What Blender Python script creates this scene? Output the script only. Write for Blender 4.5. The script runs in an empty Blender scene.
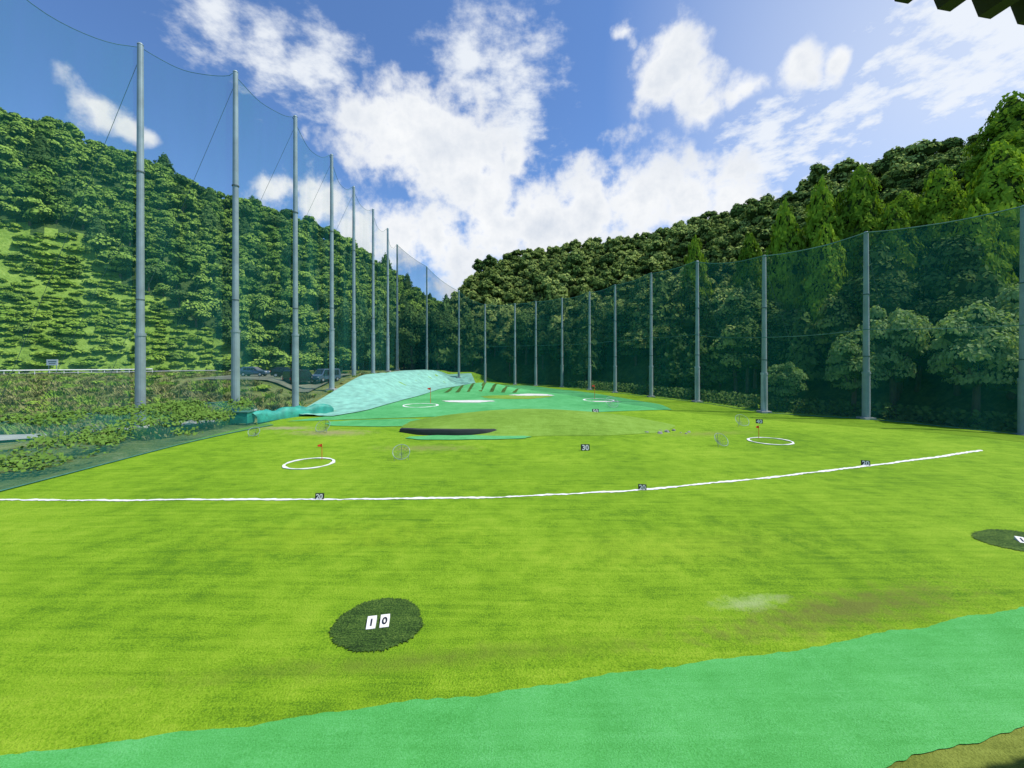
import bpy, math, random
import numpy as np
from mathutils import Vector, noise as mnoise
random.seed(7); rng=np.random.default_rng(7)
scene=bpy.context.scene
def link(o): scene.collection.objects.link(o); return o
def smooth(a,b,x):
    t=np.clip((x-a)/(b-a),0,1); return t*t*(3-2*t)

# ---------------------------------------------------------------- materials
def newmat(name):
    m=bpy.data.materials.new(name); m.use_nodes=True
    nt=m.node_tree; nt.nodes.clear()
    out=nt.nodes.new('ShaderNodeOutputMaterial')
    return m,nt,out
def N(nt,t,**kw):
    n=nt.nodes.new(t)
    for k,v in kw.items(): setattr(n,k,v)
    return n
def ramp(nt,stops):
    r=N(nt,'ShaderNodeValToRGB'); e=r.color_ramp.elements
    while len(e)<len(stops): e.new(0.5)
    for i,(p,c) in enumerate(stops):
        e[i].position=p; e[i].color=(*c,1)
    return r
def noise_node(nt,vec,scale,detail=4,rough=.6):
    n=N(nt,'ShaderNodeTexNoise'); n.inputs['Scale'].default_value=scale
    n.inputs['Detail'].default_value=detail; n.inputs['Roughness'].default_value=rough
    if vec is not None: nt.links.new(vec,n.inputs['Vector'])
    return n
def mixc(nt,f,a,b,mode='MIX'):
    m=N(nt,'ShaderNodeMix',data_type='RGBA',blend_type=mode)
    for sock,v in ((m.inputs[0],f),(m.inputs[6],a),(m.inputs[7],b)):
        if isinstance(v,(int,float)): sock.default_value=v
        elif isinstance(v,tuple): sock.default_value=(*v,1) if len(v)==3 else v
        else: nt.links.new(v,sock)
    return m.outputs[2]
def math_(nt,op,a,b=None,c=None,clamp=False):
    m=N(nt,'ShaderNodeMath',operation=op); m.use_clamp=clamp
    for i,v in enumerate((a,b,c)):
        if v is None: continue
        if isinstance(v,(int,float)): m.inputs[i].default_value=v
        else: nt.links.new(v,m.inputs[i])
    return m.outputs[0]
def simple(name,col,rough=.6,metal=0,var=.25,vs=3.0,bump=0.0,det=3):
    m,nt,out=newmat(name)
    b=N(nt,'ShaderNodeBsdfPrincipled'); b.inputs['Roughness'].default_value=rough; b.inputs['Metallic'].default_value=metal
    tc=N(nt,'ShaderNodeTexCoord')
    n=noise_node(nt,tc.outputs['Object'],vs,det)
    c1=tuple(x*(1-var) for x in col); c2=tuple(min(1,x*(1+var)) for x in col)
    r=ramp(nt,[(.3,c1),(.7,c2)]); nt.links.new(n.outputs[0],r.inputs[0])
    nt.links.new(r.outputs[0],b.inputs['Base Color'])
    if bump:
        bp=N(nt,'ShaderNodeBump'); bp.inputs['Strength'].default_value=bump; bp.inputs['Distance'].default_value=.05
        nt.links.new(n.outputs[0],bp.inputs['Height']); nt.links.new(bp.outputs[0],b.inputs['Normal'])
    nt.links.new(b.outputs[0],out.inputs[0]); return m
def flat(name,c1,c2,vs=.5):
    m,nt,out=newmat(name); d=N(nt,'ShaderNodeBsdfDiffuse'); g=N(nt,'ShaderNodeNewGeometry')
    n=noise_node(nt,g.outputs['Position'],vs,1); r=ramp(nt,[(.35,c1),(.65,c2)]); nt.links.new(n.outputs[0],r.inputs[0])
    nt.links.new(r.outputs[0],d.inputs[0]); nt.links.new(d.outputs[0],out.inputs[0]); return m

def turf(name,dark,mid,light,fine=28,bump=.6,worn_tinted=None,width=.085,rot=0.0,wts=(.30,.22,.26,.22),dist=.06):
    m,nt,out=newmat(name)
    b=N(nt,'ShaderNodeBsdfPrincipled'); b.inputs['Roughness'].default_value=.75
    b.inputs['Specular IOR Level'].default_value=.12
    g=N(nt,'ShaderNodeNewGeometry'); P=g.outputs['Position']
    big=noise_node(nt,P,.12,3,.6); med=noise_node(nt,P,1.1,4,.65); fn=noise_node(nt,P,fine,2,.7)
    mp=N(nt,'ShaderNodeMapping'); nt.links.new(P,mp.inputs[0]); mp.inputs['Rotation'].default_value=(0,0,rot)
    mp.inputs['Scale'].default_value=(.35,5,1)
    st=noise_node(nt,mp.outputs[0],1.0,4,.7)
    v=math_(nt,'MULTIPLY',big.outputs[0],wts[0])
    v=math_(nt,'MULTIPLY_ADD',med.outputs[0],wts[1],v)
    v=math_(nt,'MULTIPLY_ADD',fn.outputs[0],wts[2],v)
    v=math_(nt,'MULTIPLY_ADD',st.outputs[0],wts[3],v)
    r=ramp(nt,[(.5-width,dark),(.5,mid),(.5+width,light)]); nt.links.new(v,r.inputs[0])
    col=r.outputs[0]
    if worn_tinted:
        nn=noise_node(nt,P,2.2,6,.75)
        nn2=math_(nt,'MULTIPLY_ADD',nn.outputs[0],3.0,-1.5)
        for (cx,cy,sx,sy,ang,c,amt) in worn_tinted:
            s=N(nt,'ShaderNodeVectorMath',operation='SUBTRACT'); nt.links.new(P,s.inputs[0]); s.inputs[1].default_value=(cx,cy,0)
            m2=N(nt,'ShaderNodeMapping'); m2.vector_type='TEXTURE'; nt.links.new(s.outputs[0],m2.inputs[0])
            m2.inputs['Rotation'].default_value=(0,0,ang); m2.inputs['Scale'].default_value=(sx,sy,50)
            l=N(nt,'ShaderNodeVectorMath',operation='LENGTH'); nt.links.new(m2.outputs[0],l.inputs[0])
            d=math_(nt,'SUBTRACT',1.0,l.outputs['Value'])
            f=math_(nt,'ADD',d,nn2)
            f=math_(nt,'MULTIPLY',f,amt,clamp=True)
            f=math_(nt,'MINIMUM',f,.85)
            col=mixc(nt,f,col,c)
    nt.links.new(col,b.inputs['Base Color'])
    bp=N(nt,'ShaderNodeBump'); bp.inputs['Strength'].default_value=bump; bp.inputs['Distance'].default_value=dist
    h=math_(nt,'MULTIPLY_ADD',med.outputs[0],1.5,fn.outputs[0])
    nt.links.new(h,bp.inputs['Height']); nt.links.new(bp.outputs[0],b.inputs['Normal'])
    nt.links.new(b.outputs[0],out.inputs[0]); return m

def leafmat(name,dark,light,trans=0,nscale=.6):
    m,nt,out=newmat(name)
    g=N(nt,'ShaderNodeNewGeometry'); oi=N(nt,'ShaderNodeObjectInfo')
    n=noise_node(nt,g.outputs['Position'],nscale,2,.75)
    v=math_(nt,'MULTIPLY_ADD',oi.outputs['Random'],.45,math_(nt,'MULTIPLY',n.outputs[0],.75))
    r=ramp(nt,[(.28,dark),(.8,light)]); nt.links.new(v,r.inputs[0])
    d=N(nt,'ShaderNodeBsdfDiffuse')
    nt.links.new(r.outputs[0],d.inputs['Color'])
    if trans:
        t=N(nt,'ShaderNodeBsdfTranslucent')
        tc=mixc(nt,1.0,r.outputs[0],(1.25,1.3,.5),'MULTIPLY'); nt.links.new(tc,t.inputs[0])
        mx=N(nt,'ShaderNodeMixShader'); mx.inputs[0].default_value=trans
        nt.links.new(d.outputs[0],mx.inputs[1]); nt.links.new(t.outputs[0],mx.inputs[2])
        nt.links.new(mx.outputs[0],out.inputs[0])
    else: nt.links.new(d.outputs[0],out.inputs[0])
    return m

def netmat(name,col,op,tl=.3):
    m,nt,out=newmat(name)
    tc=N(nt,'ShaderNodeTexCoord')
    mp=N(nt,'ShaderNodeMapping'); nt.links.new(tc.outputs['Object'],mp.inputs[0]); mp.inputs['Scale'].default_value=(.35,.35,.05)
    n=noise_node(nt,mp.outputs[0],1.0,2,.6)
    f=math_(nt,'MULTIPLY_ADD',n.outputs[0],.30,op-.15,clamp=True)
    d=N(nt,'ShaderNodeBsdfDiffuse'); d.inputs[0].default_value=(*col,1)
    t=N(nt,'ShaderNodeBsdfTranslucent'); t.inputs[0].default_value=(*col,1)
    a=N(nt,'ShaderNodeMixShader'); a.inputs[0].default_value=tl
    nt.links.new(d.outputs[0],a.inputs[1]); nt.links.new(t.outputs[0],a.inputs[2])
    tr=N(nt,'ShaderNodeBsdfTransparent')
    mx=N(nt,'ShaderNodeMixShader'); nt.links.new(f,mx.inputs[0])
    nt.links.new(tr.outputs[0],mx.inputs[1]); nt.links.new(a.outputs[0],mx.inputs[2])
    nt.links.new(mx.outputs[0],out.inputs[0]); return m

M={}
M['grass']=turf('range_grass',(.085,.20,.008),(.19,.355,.012),(.29,.45,.03),bump=.8,dist=.06,wts=(.24,.22,.32,.22),width=.09,
    worn_tinted=[(8.2,9.75,4.6,.75,.22,(.15,.17,.035),.9),(6.0,10.0,1.1,.35,.15,(.36,.47,.18),.8),
          (-1.5,8.1,7,.4,.12,(.13,.20,.02),.6),(-6,13.5,5,1.6,.1,(.30,.42,.02),.35),(5,13,6,1.5,.1,(.32,.45,.03),.4),(0,21.5,13,2.0,.05,(.15,.30,.012),.4),  # mid-field ovals: two paler green, one deeper green
          (-15,33,4.0,1.6,0,(.32,.29,.13),1.0),(-20,35,3.0,1.2,0,(.36,.32,.18),1.0),(9,36.5,3.6,1.4,0.1,(.22,.22,.10),1.1),
          (-6,27.5,4,1.2,0,(.24,.27,.07),.9),(16,33,5,1.2,.2,(.24,.30,.05),.8)])
M['mat']=turf('green_turf_mat',(.055,.30,.055),(.085,.40,.095),(.13,.48,.15),fine=42,bump=.5,width=.10,rot=-.18,wts=(.2,.2,.42,.18),dist=.05)
M['emerald']=turf('far_green_turf',(.05,.28,.08),(.09,.38,.12),(.13,.46,.18),fine=14,bump=.2)
M['olive']=turf('olive_turf',(.09,.13,.02),(.16,.20,.03),(.23,.28,.05),fine=30)
M['mound']=turf('mound_turf',(.12,.23,.02),(.18,.32,.035),(.23,.39,.06),fine=12,bump=.5)
M['darkpatch']=turf('worn_dark_turf',(.018,.045,.010),(.05,.11,.018),(.12,.20,.035),fine=24,bump=1.0,wts=(.1,.25,.45,.2))
M['weeds']=turf('weedy_ground',(.06,.09,.02),(.13,.17,.04),(.24,.25,.10),fine=6,bump=1.0)
M['hill']=turf('hillside_shaded_ground',(.02,.045,.012),(.04,.08,.018),(.08,.13,.03),fine=1.5,bump=.5)  # dark green ground: shade in the gaps between trees is put into the colour
M['kudzu_ground']=turf('slope_grass',(.09,.16,.02),(.17,.28,.035),(.27,.39,.07),fine=3,bump=1.0)
M['white']=simple('white_paint',(.78,.78,.74),.6,var=.1,vs=6)
M['sand']=simple('bunker_sand',(.62,.62,.56),.9,var=.15)
M['steel']=simple('galvanised_steel',(.30,.38,.38),.5,.3,var=.18,vs=.6)
M['concretepole']=simple('concrete_pole',(.40,.46,.46),.8,var=.15,vs=.8)
M['rope']=simple('net_rope',(.04,.16,.12),.8)
M['wire']=simple('steel_wire',(.12,.16,.15),.6,.5)
M['red']=simple('flag_red',(.75,.06,.02),.6,var=.05)
M['black']=simple('black_rubber_sheet',(.015,.02,.016),.6)
M['sheet']=simple('turquoise_sheet',(.20,.46,.35),.75,var=.25,vs=.8,bump=.8,det=5)
M['sheet2']=simple('turquoise_tarp',(.03,.30,.22),.6,var=.3,vs=1.5,bump=.5)
M['asphalt']=simple('asphalt_road',(.28,.29,.28),.9,var=.15,vs=.4)
M['gravel']=simple('gravel_lot',(.16,.17,.11),.9,var=.4,vs=.6,det=5)
M['concrete']=simple('concrete_path',(.42,.42,.38),.9,var=.2,vs=.8)
M['bark']=simple('bark',(.09,.07,.05),.9,var=.3,vs=4,bump=.6)
M['darkmetal']=simple('roof_metal',(.035,.03,.03),.6,.1,var=.15)
M['stone']=simple('stone',(.28,.27,.24),.9,var=.35,vs=3,bump=.5)
M['glass']=simple('dark_glass',(.02,.025,.03),.08,var=.1)
M['tyre']=simple('tyre_rubber',(.02,.02,.02),.8)
M['carblue']=simple('car_paint_blue',(.10,.15,.22),.25,.3,var=.03)
M['carblack']=simple('car_paint_black',(.02,.022,.028),.2,.2,var=.03)
M['carsilver']=simple('car_paint_silver',(.45,.47,.49),.25,.4,var=.03)
M['orange']=simple('orange_plastic',(.7,.16,.03),.6,var=.05)
M['leafL']=leafmat('hill_leaves',(.07,.16,.028),(.28,.42,.07))
M['leafR']=leafmat('right_hill_leaves',(.10,.17,.035),(.36,.45,.12))
M['leafD']=leafmat('dark_leaves',(.035,.08,.025),(.12,.20,.05))
M['leafC']=leafmat('conifer_leaves',(.07,.16,.018),(.30,.46,.045),.25,1.0)
M['leafN']=leafmat('near_leaves',(.14,.26,.08),(.44,.58,.25),.3,1.2)
M['leafK']=leafmat('kudzu_leaves',(.13,.25,.025),(.30,.44,.06),0,.4)
M['leafV']=leafmat('vine_leaves',(.05,.12,.02),(.16,.28,.05),0,1.0)
M['leafW']=leafmat('weed_leaves',(.12,.15,.035),(.32,.31,.12),0,.3)
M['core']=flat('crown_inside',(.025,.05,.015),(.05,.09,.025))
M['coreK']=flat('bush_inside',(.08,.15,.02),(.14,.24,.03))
M['netL']=netmat('green_net_left',(.05,.36,.30),.13,.4)
M['netR']=netmat('green_net_right',(.015,.16,.14),.27,.15)
M['netS']=netmat('green_net_skirt',(.03,.26,.20),.25)

# ---------------------------------------------------------------- mesh builder
class MB:
    def __init__(s): s.v=[]; s.f=[]; s.mi=[]; s.mats=[]
    def m(s,k):
        if M[k] not in s.mats: s.mats.append(M[k])
        return s.mats.index(M[k])
    def add(s,vs,fs,k):
        o=len(s.v); i=s.m(k); s.v+= [tuple(p) for p in vs]
        for f in fs: s.f.append([a+o for a in f]); s.mi.append(i)
    def tube(s,pts,rad,k,seg=8,closed=False,caps=True):
        pts=[Vector(p) for p in pts]; n=len(pts)
        if not hasattr(rad,'__len__'): rad=[rad]*n
        vs=[];fs=[]
        for i,p in enumerate(pts):
            if closed: t=pts[(i+1)%n]-pts[i-1]
            else: t=pts[min(i+1,n-1)]-pts[max(i-1,0)]
            t.normalize(); up=Vector((0,0,1)) if abs(t.z)<.9 else Vector((1,0,0))
            a=t.cross(up).normalized(); b=t.cross(a)
            for j in range(seg):
                th=2*math.pi*j/seg; vs.append(p+(a*math.cos(th)+b*math.sin(th))*rad[i])
        for i in range(n if closed else n-1):
            i2=(i+1)%n
            for j in range(seg):
                j2=(j+1)%seg; fs.append([i*seg+j,i*seg+j2,i2*seg+j2,i2*seg+j])
        if caps and not closed:
            fs.append(list(range(seg))[::-1]); fs.append([(n-1)*seg+j for j in range(seg)])
        s.add(vs,fs,k)
    def box(s,c,d,k,rz=0):
        cx,cy,cz=c; x,y,z=[a/2 for a in d]; ca,sa=math.cos(rz),math.sin(rz)
        vs=[(cx+a*x*ca-b*y*sa,cy+a*x*sa+b*y*ca,cz+e*z) for a in(-1,1) for b in(-1,1) for e in(-1,1)]
        s.add(vs,[(0,1,3,2),(4,6,7,5),(0,4,5,1),(2,3,7,6),(0,2,6,4),(1,5,7,3)],k)
    def build(s,name,parent=None,sm=False,loc=None):
        me=bpy.data.meshes.new(name); me.from_pydata(s.v,[],s.f)
        for m in s.mats: me.materials.append(m)
        me.polygons.foreach_set('material_index',s.mi)
        if sm: me.polygons.foreach_set('use_smooth',[True]*len(s.f))
        me.update(); o=bpy.data.objects.new(name,me); link(o)
        if parent: o.parent=parent
        if loc: o.location=loc
        return o
def empty(name,loc=(0,0,0)):
    o=bpy.data.objects.new(name,None); o.location=loc; o.empty_display_size=.5; return link(o)

def grid_obj(name,PX,PY,PZ,mat,sm=True):
    n,m_=PX.shape
    co=np.stack([PX,PY,PZ],-1).reshape(-1,3)
    idx=np.arange(n*m_).reshape(n,m_)
    q=np.stack([idx[:-1,:-1],idx[1:,:-1],idx[1:,1:],idx[:-1,1:]],-1).reshape(-1,4)
    return raw_mesh(name,co,q,[mat],sm=sm)
def raw_mesh(name,co,q,mats,mi=None,sm=False,obj=True):
    me=bpy.data.meshes.new(name); k=q.shape[1]
    me.vertices.add(len(co)); me.vertices.foreach_set('co',np.asarray(co,dtype=np.float32).ravel())
    me.loops.add(q.size); me.loops.foreach_set('vertex_index',q.astype(np.int32).ravel())
    me.polygons.add(len(q)); me.polygons.foreach_set('loop_start',np.arange(0,q.size,k,dtype=np.int32))
    for m in mats: me.materials.append(m)
    if mi is not None: me.polygons.foreach_set('material_index',mi.astype(np.int32))
    if sm: me.polygons.foreach_set('use_smooth',np.ones(len(q),dtype=bool))
    me.update(calc_edges=True); me.validate()
    if not obj: return me
    return link(bpy.data.objects.new(name,me))

# ---------------------------------------------------------------- terrain
def gz(x,y):
    x=np.asarray(x,float); y=np.asarray(y,float)
    u=.05*np.sin(.23*x+1)*np.cos(.19*y+.4)+.04*np.sin(.11*x-.27*y)
    a=3.2*smooth(44,74,y)*smooth(0,1,(-16.5-x+np.clip((y-80)*.18,0,6))/9.5)
    a2=3.2*smooth(36,60,y)*smooth(-26.5,-36,x)
    b=2.6*smooth(101,110,y)*smooth(-2,-12,x)
    r=-.5*smooth(34,48,x)
    return u+np.maximum(np.maximum(a,a2),b)+r
def g(x,y): return float(gz(x,y))
xs=np.concatenate([[-1600,-700,-350,-200],np.arange(-150,131,1.5),[180,350,700,1600]])
ys=np.concatenate([[-1600,-600,-200,-80],np.arange(-30,221,1.5),[300,500,900,1800]])
X,Y=np.meshgrid(xs,ys,indexing='ij')
bump=np.where((X<-25),.12*np.sin(X*.9)*np.cos(Y*.7),0)
grid_obj('ground',X,Y,gz(X,Y)-.12+bump,M['weeds'])
xs=np.arange(-23.6,60,.6); ys=np.arange(2.5,112,.6); X,Y=np.meshgrid(xs,ys,indexing='ij')
grid_obj('range_grass',X,Y,gz(X,Y),M['grass'])

def interp(pts,n):
    p=np.array(pts,float); d=np.r_[0,np.cumsum(np.linalg.norm(np.diff(p,axis=0),axis=1))]
    t=np.linspace(0,d[-1],n); c=np.stack([np.interp(t,d,p[:,i]) for i in range(p.shape[1])],-1)
    k=max(1,n//(len(pts)*3)); k+= (k+1)%2
    if len(pts)>2 and k>1:
        pad=k//2; e=np.concatenate([np.repeat(c[:1],pad,0)+ (np.arange(-pad,0)[:,None])*(c[1]-c[0]),c,np.repeat(c[-1:],pad,0)+(np.arange(1,pad+1)[:,None])*(c[-1]-c[-2])])
        c=np.stack([np.convolve(e[:,i],np.ones(k)/k,'valid') for i in range(c.shape[1])],-1)
    return c
def loft(name,A,B,mat,n=120,m_=6,off=.012,wob=0.0,hf=None,sm=True,fz=.4):
    a=interp(A,n); b=interp(B,n)
    if wob:
        for c,s in((a,3.1),(b,7.7)):
            for i in range(n):
                c[i,1]+=wob*mnoise.noise(Vector((c[i,0]*.8,c[i,1]*.8,s)))+fz*wob*mnoise.noise(Vector((c[i,0]*5,c[i,1]*3,s)))
    t=np.linspace(0,1,m_)[None,:,None]; P=a[:,None,:2]*(1-t)+b[:,None,:2]*t
    Z=gz(P[...,0],P[...,1])+off
    if hf is not None: Z=Z+hf(P[...,0],P[...,1],t[...,0]+0*P[...,0])
    return grid_obj(name,P[...,0],P[...,1],Z,mat,sm)
def disc(name,cx,cy,rx,ry,mat,off=.02,irr=.06,hf=None,n=64,rings=10,rot=0,fz=0):
    th=np.linspace(0,2*np.pi,n+1); rr=np.linspace(0,1,rings)
    w=1+irr*(np.sin(3*th+cx)+.6*np.sin(5*th+cy)+.5*np.sin(11*th+2))
    if fz: r_=rng.normal(size=n+1)*fz; r_[-1]=r_[0]; w=w+r_
    TH,R=np.meshgrid(th,rr,indexing='ij'); W=w[:,None]
    x0=R*np.cos(TH)*W*rx; y0=R*np.sin(TH)*W*ry
    PX=cx+x0*math.cos(rot)-y0*math.sin(rot); PY=cy+x0*math.sin(rot)+y0*math.cos(rot)
    Z=gz(PX,PY)+off
    if hf is not None: Z=Z+hf(R,TH)
    return grid_obj(name,PX,PY,Z,mat)

loft('green_turf_mat',[(-14,5.1),(-7.7,6.05),(0,7.3),(6,8.35),(12.4,9.7),(24,12.2)],
     [(-14,2.0),(-7,2.9),(1.5,5.0),(5.3,5.85),(8.3,6.55),(24,10.3)],M['mat'],n=700,m_=20,off=.035,wob=.10,hf=lambda x,y,t:(.012*np.sin(3*x+1)+.02*np.sin(1.1*x+2.5*y)*np.sin(.7*x-y))*np.sin(np.pi*t))
loft('olive_turf_mat',[(-7,2.95),(1.5,5.05),(5.3,5.9),(8.3,6.6),(24,10.35)],[(-7,0),(1.5,1),(5.3,2),(8.3,3),(24,6)],M['olive'],off=.018,wob=.05)
L=[(-23.4,17.3),(-16,16.95),(-8.1,16.9),(-1,17.3),(5.9,18.3),(13,20.1),(20,22.4),(26,24.4),(30.9,26.2)]
loft('white_distance_line',L,[(x+.02,y+.17+.002*max(x,0)) for x,y in L],M['white'],n=500,m_=3,off=.02,wob=.09,fz=.9)
loft('far_green_turf',[(-22,39),(-18.5,45),(-16.6,57),(-15.2,80),(-12,100)],[(19,47.5),(20,54),(17.5,64),(12,78),(4,92)],M['emerald'],n=90,m_=50,off=.035,wob=.0)
disc('green_turf_patch',-10.5,38,7.5,2.2,M['emerald'],off=.04)
disc('green_turf_patch',-3.4,31.0,4.8,1.0,M['emerald'],off=.05)
def nv(x,y,s,k): return np.vectorize(lambda a,b: mnoise.noise(Vector((a*s,b*s,k))))(x,y)
def wr(x,y,t): return (.28*nv(x,y,.45,1)+.12*nv(x,y,1.3,4))*np.sin(np.pi*t)+.05*np.sin(np.pi*t)
loft('turquoise_bank_sheet',[(-19,42.5),(-17.2,47),(-16.2,57),(-14.6,80),(-11.0,99),(-9,101)],[(-24.2,43),(-25.2,50),(-26.2,66),(-28.0,84),(-26,106),(-11,108)],M['sheet'],n=260,m_=40,off=.12,hf=wr)
def dome(h,p=2.0): return lambda R,TH: h*np.cos(np.clip(R,0,1)*np.pi/2)**p
disc('grass_mound',2.2,37.2,12.5,6.0,M['mound'],off=.02,irr=.03,hf=lambda R,TH:1.45*(1-np.clip(R,0,1)**2.2)*(.8+.2*R*np.sin(TH)),n=96,rings=20)
disc('striped_green_mound',-5.5,79,9.5,7,M['emerald'],off=.04,irr=.02,hf=dome(1.5),n=96,rings=20)
mb=MB()
for i in range(7):
    x0=-12.2+i*2.1; pts=[]
    for k in range(9):
        y=73.5+k*1.1; x=x0+.12*k
        R=min(1,math.hypot((x+5.5)/9.5,(y-79)/7)); pts.append((x,y,g(x,y)+.07+1.5*math.cos(R*math.pi/2)**2))
    vs=[];fs=[]
    for k,p in enumerate(pts): vs+=[(p[0]-.35,p[1],p[2]),(p[0]+.35,p[1],p[2])]
    for k in range(8): fs.append((2*k,2*k+1,2*k+3,2*k+2))
    mb.add(vs,fs,'darkpatch')
mb.build('dark_turf_stripes')
disc('putting_green',0.5,64,5.5,3.4,M['mound'],off=.06)
disc('sand_bunker',-6.3,57.5,3.6,1.5,M['sand'],off=.07,irr=.09)
disc('sand_bunker',3.4,67.5,3.4,2.2,M['sand'],off=.08,irr=.13)
disc('sand_bunker',13.5,58,2.0,.7,M['sand'],off=.06,irr=.12)
mb=MB(); A=interp([(-9.4,33.4),(-7.5,32.1),(-4.5,31.6),(-1.8,31.9),(-.3,32.8)],30)
vs=[];fs=[]
for i,(x,y) in enumerate(A):
    h=.42*math.sin(math.pi*(i+1.5)/32)**.4
    for dy,hz in((0,-.05),(.03,h*.5),(.10,h),(.5,h+.04),(.55,-.05)): vs.append((x,y+dy,g(x,y)+hz+.03))
for i in range(29):
    for j in range(4): a=i*5+j; fs.append((a,a+1,a+6,a+5))
mb.add(vs,fs,'black'); mb.build('bunker_lip',sm=False)
disc('worn_turf_patch',-3.05,9.15,1.0,.92,M['darkpatch'],off=.02,irr=.025,n=420,fz=.03)
disc('worn_turf_patch',16.9,13.2,1.4,.9,M['darkpatch'],off=.02,irr=.03,n=420,fz=.03)
mb=MB()
for i in range(70):
    x=10.8+random.gauss(0,1.6); y=34.3+random.gauss(0,.7); r=random.uniform(.08,.26)
    vs=[];n=7
    for a in range(n):
        th=2*math.pi*a/n; rr=r*random.uniform(.7,1.2); vs.append((x+rr*math.cos(th),y+rr*math.sin(th),g(x,y)-.02))
    for a in range(n):
        th=2*math.pi*a/n; rr=r*random.uniform(.4,.8); vs.append((x+rr*math.cos(th),y+rr*math.sin(th),g(x,y)+r*random.uniform(.4,.7)))
    mb.add(vs,[(a,(a+1)%n,n+(a+1)%n,n+a) for a in range(n)]+[tuple(range(n,2*n))],'stone')
mb.build('rocks')
disc('dirt_hollow',10.6,34.6,3.0,1.3,M['darkpatch'],off=.02,irr=.1)

loft('asphalt_road',[(-170,66),(-118,70),(-96,76),(-82,92),(-60,108),(-40,122)],[(-170,73),(-120,77),(-101,82),(-87,98),(-62,114),(-42,128)],M['asphalt'],n=120,m_=6,off=.16)
loft('concrete_path',[(-70,26),(-38,29),(-31,34),(-27.5,39),(-27,46)],[(-70,29),(-38.5,32),(-32.5,36.8),(-29.8,41),(-29.5,46)],M['concrete'],n=80,m_=6,off=.12)
loft('parking_lot',[(-29,57),(-30,76)],[(-46,58),(-50,76)],M['gravel'],n=20,m_=12,off=.14)

# ---------------------------------------------------------------- rings, flags, targets, number signs
def ring(cx,cy,r,w=.15):
    mb=MB(); n=72; vs=[];fs=[]
    for i in range(n):
        th=2*math.pi*i/n; ww=w*(1+.35*math.sin(5*th+cx)+.2*math.sin(13*th))
        for rr,z in((r-ww/2,.02),(r-ww/2,.05),(r+ww/2,.05),(r+ww/2,.02)):
            x=cx+rr*math.cos(th);y=cy+rr*math.sin(th); vs.append((x,y,g(x,y)+z))
    for i in range(n):
        for j in range(3):
            a=i*4+j;b=((i+1)%n)*4+j; fs.append((a,a+1,b+1,b))
    mb.add(vs,fs,'white'); mb.build('target_ring')
def flag(cx,cy,h=1.0,s=.6):
    z=g(cx,cy); mb=MB(); mb.tube([(cx,cy,z),(cx,cy,z+h)],.02*s/.6,'orange',6)
    vs=[];fs=[]
    for i in range(6):
        t=i/5; w=.05*math.sin(t*5); hh=.17*s*(1-.5*t)
        vs+=[(cx-t*.4*s,cy+w,z+h-.02-.05*t),(cx-t*.4*s,cy+w,z+h-.02-.05*t-2*hh)]
    for i in range(5): fs.append((2*i,2*i+1,2*i+3,2*i+2))
    mb.add(vs,fs,'red'); mb.build('golf_flag')
ring(-11.8,23.3,1.3); flag(-11.5,24.2)
ring(19.1,29.6,1.4); flag(19.0,30.8)
ring(-12.0,52.5,2.2,.25); flag(-11.2,55,2.2,1.0)
ring(13.0,60,2.2,.25); flag(12.8,62,2.2,1.0)
def target_net(cx,cy,r=.5,ang=0):
    z=g(cx,cy); mb=MB(); til=math.radians(50)
    def P(th,rr,d=0):
        a=rr*math.cos(th); b=rr*math.sin(th)
        x=a; y=b*math.cos(til)+d*math.sin(til); zz=b*math.sin(til)-d*math.cos(til)
        return (cx+x*math.cos(ang)-y*math.sin(ang),cy+x*math.sin(ang)+y*math.cos(ang),z+r*math.sin(til)+.1+zz)
    n=24; mb.tube([P(2*math.pi*i/n,r) for i in range(n)],.018,'steel',6,closed=True)
    for k in range(1,4):
        rr=r*(1-k*.24); mb.tube([P(2*math.pi*i/n,rr,.1*k) for i in range(n)],.007,'wire',4,closed=True)
    for i in range(12):
        th=2*math.pi*i/12; mb.tube([P(th,r*(1-.24*k),.1*k) for k in range(4)]+[P(th,.02,.34)],.007,'wire',4)
    for th in(math.radians(215),math.radians(325),math.radians(90)):
        p=P(th,r); mb.tube([p,(p[0],p[1]+.05,z)],.014,'steel',6)
    mb.build('target_net')
for x,y,r in((-6.7,24.2,.5),(14.6,27.9,.5),(21,36.5,.6),(-15.6,33,.6),(-20.0,31,.4),(12.5,50,.8)):
    target_net(x,y,r,random.uniform(-.4,.4))
def text_mesh(txt,size,parent,loc,rot,mat,ext=.02):
    c=bpy.data.curves.new('digits','FONT'); c.body=txt; c.size=size; c.extrude=ext; c.align_x='CENTER'; c.offset=size*.02
    c.materials.append(mat); o=bpy.data.objects.new('digits',c); link(o); o.parent=parent; o.location=loc; o.rotation_euler=rot; return o
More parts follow.
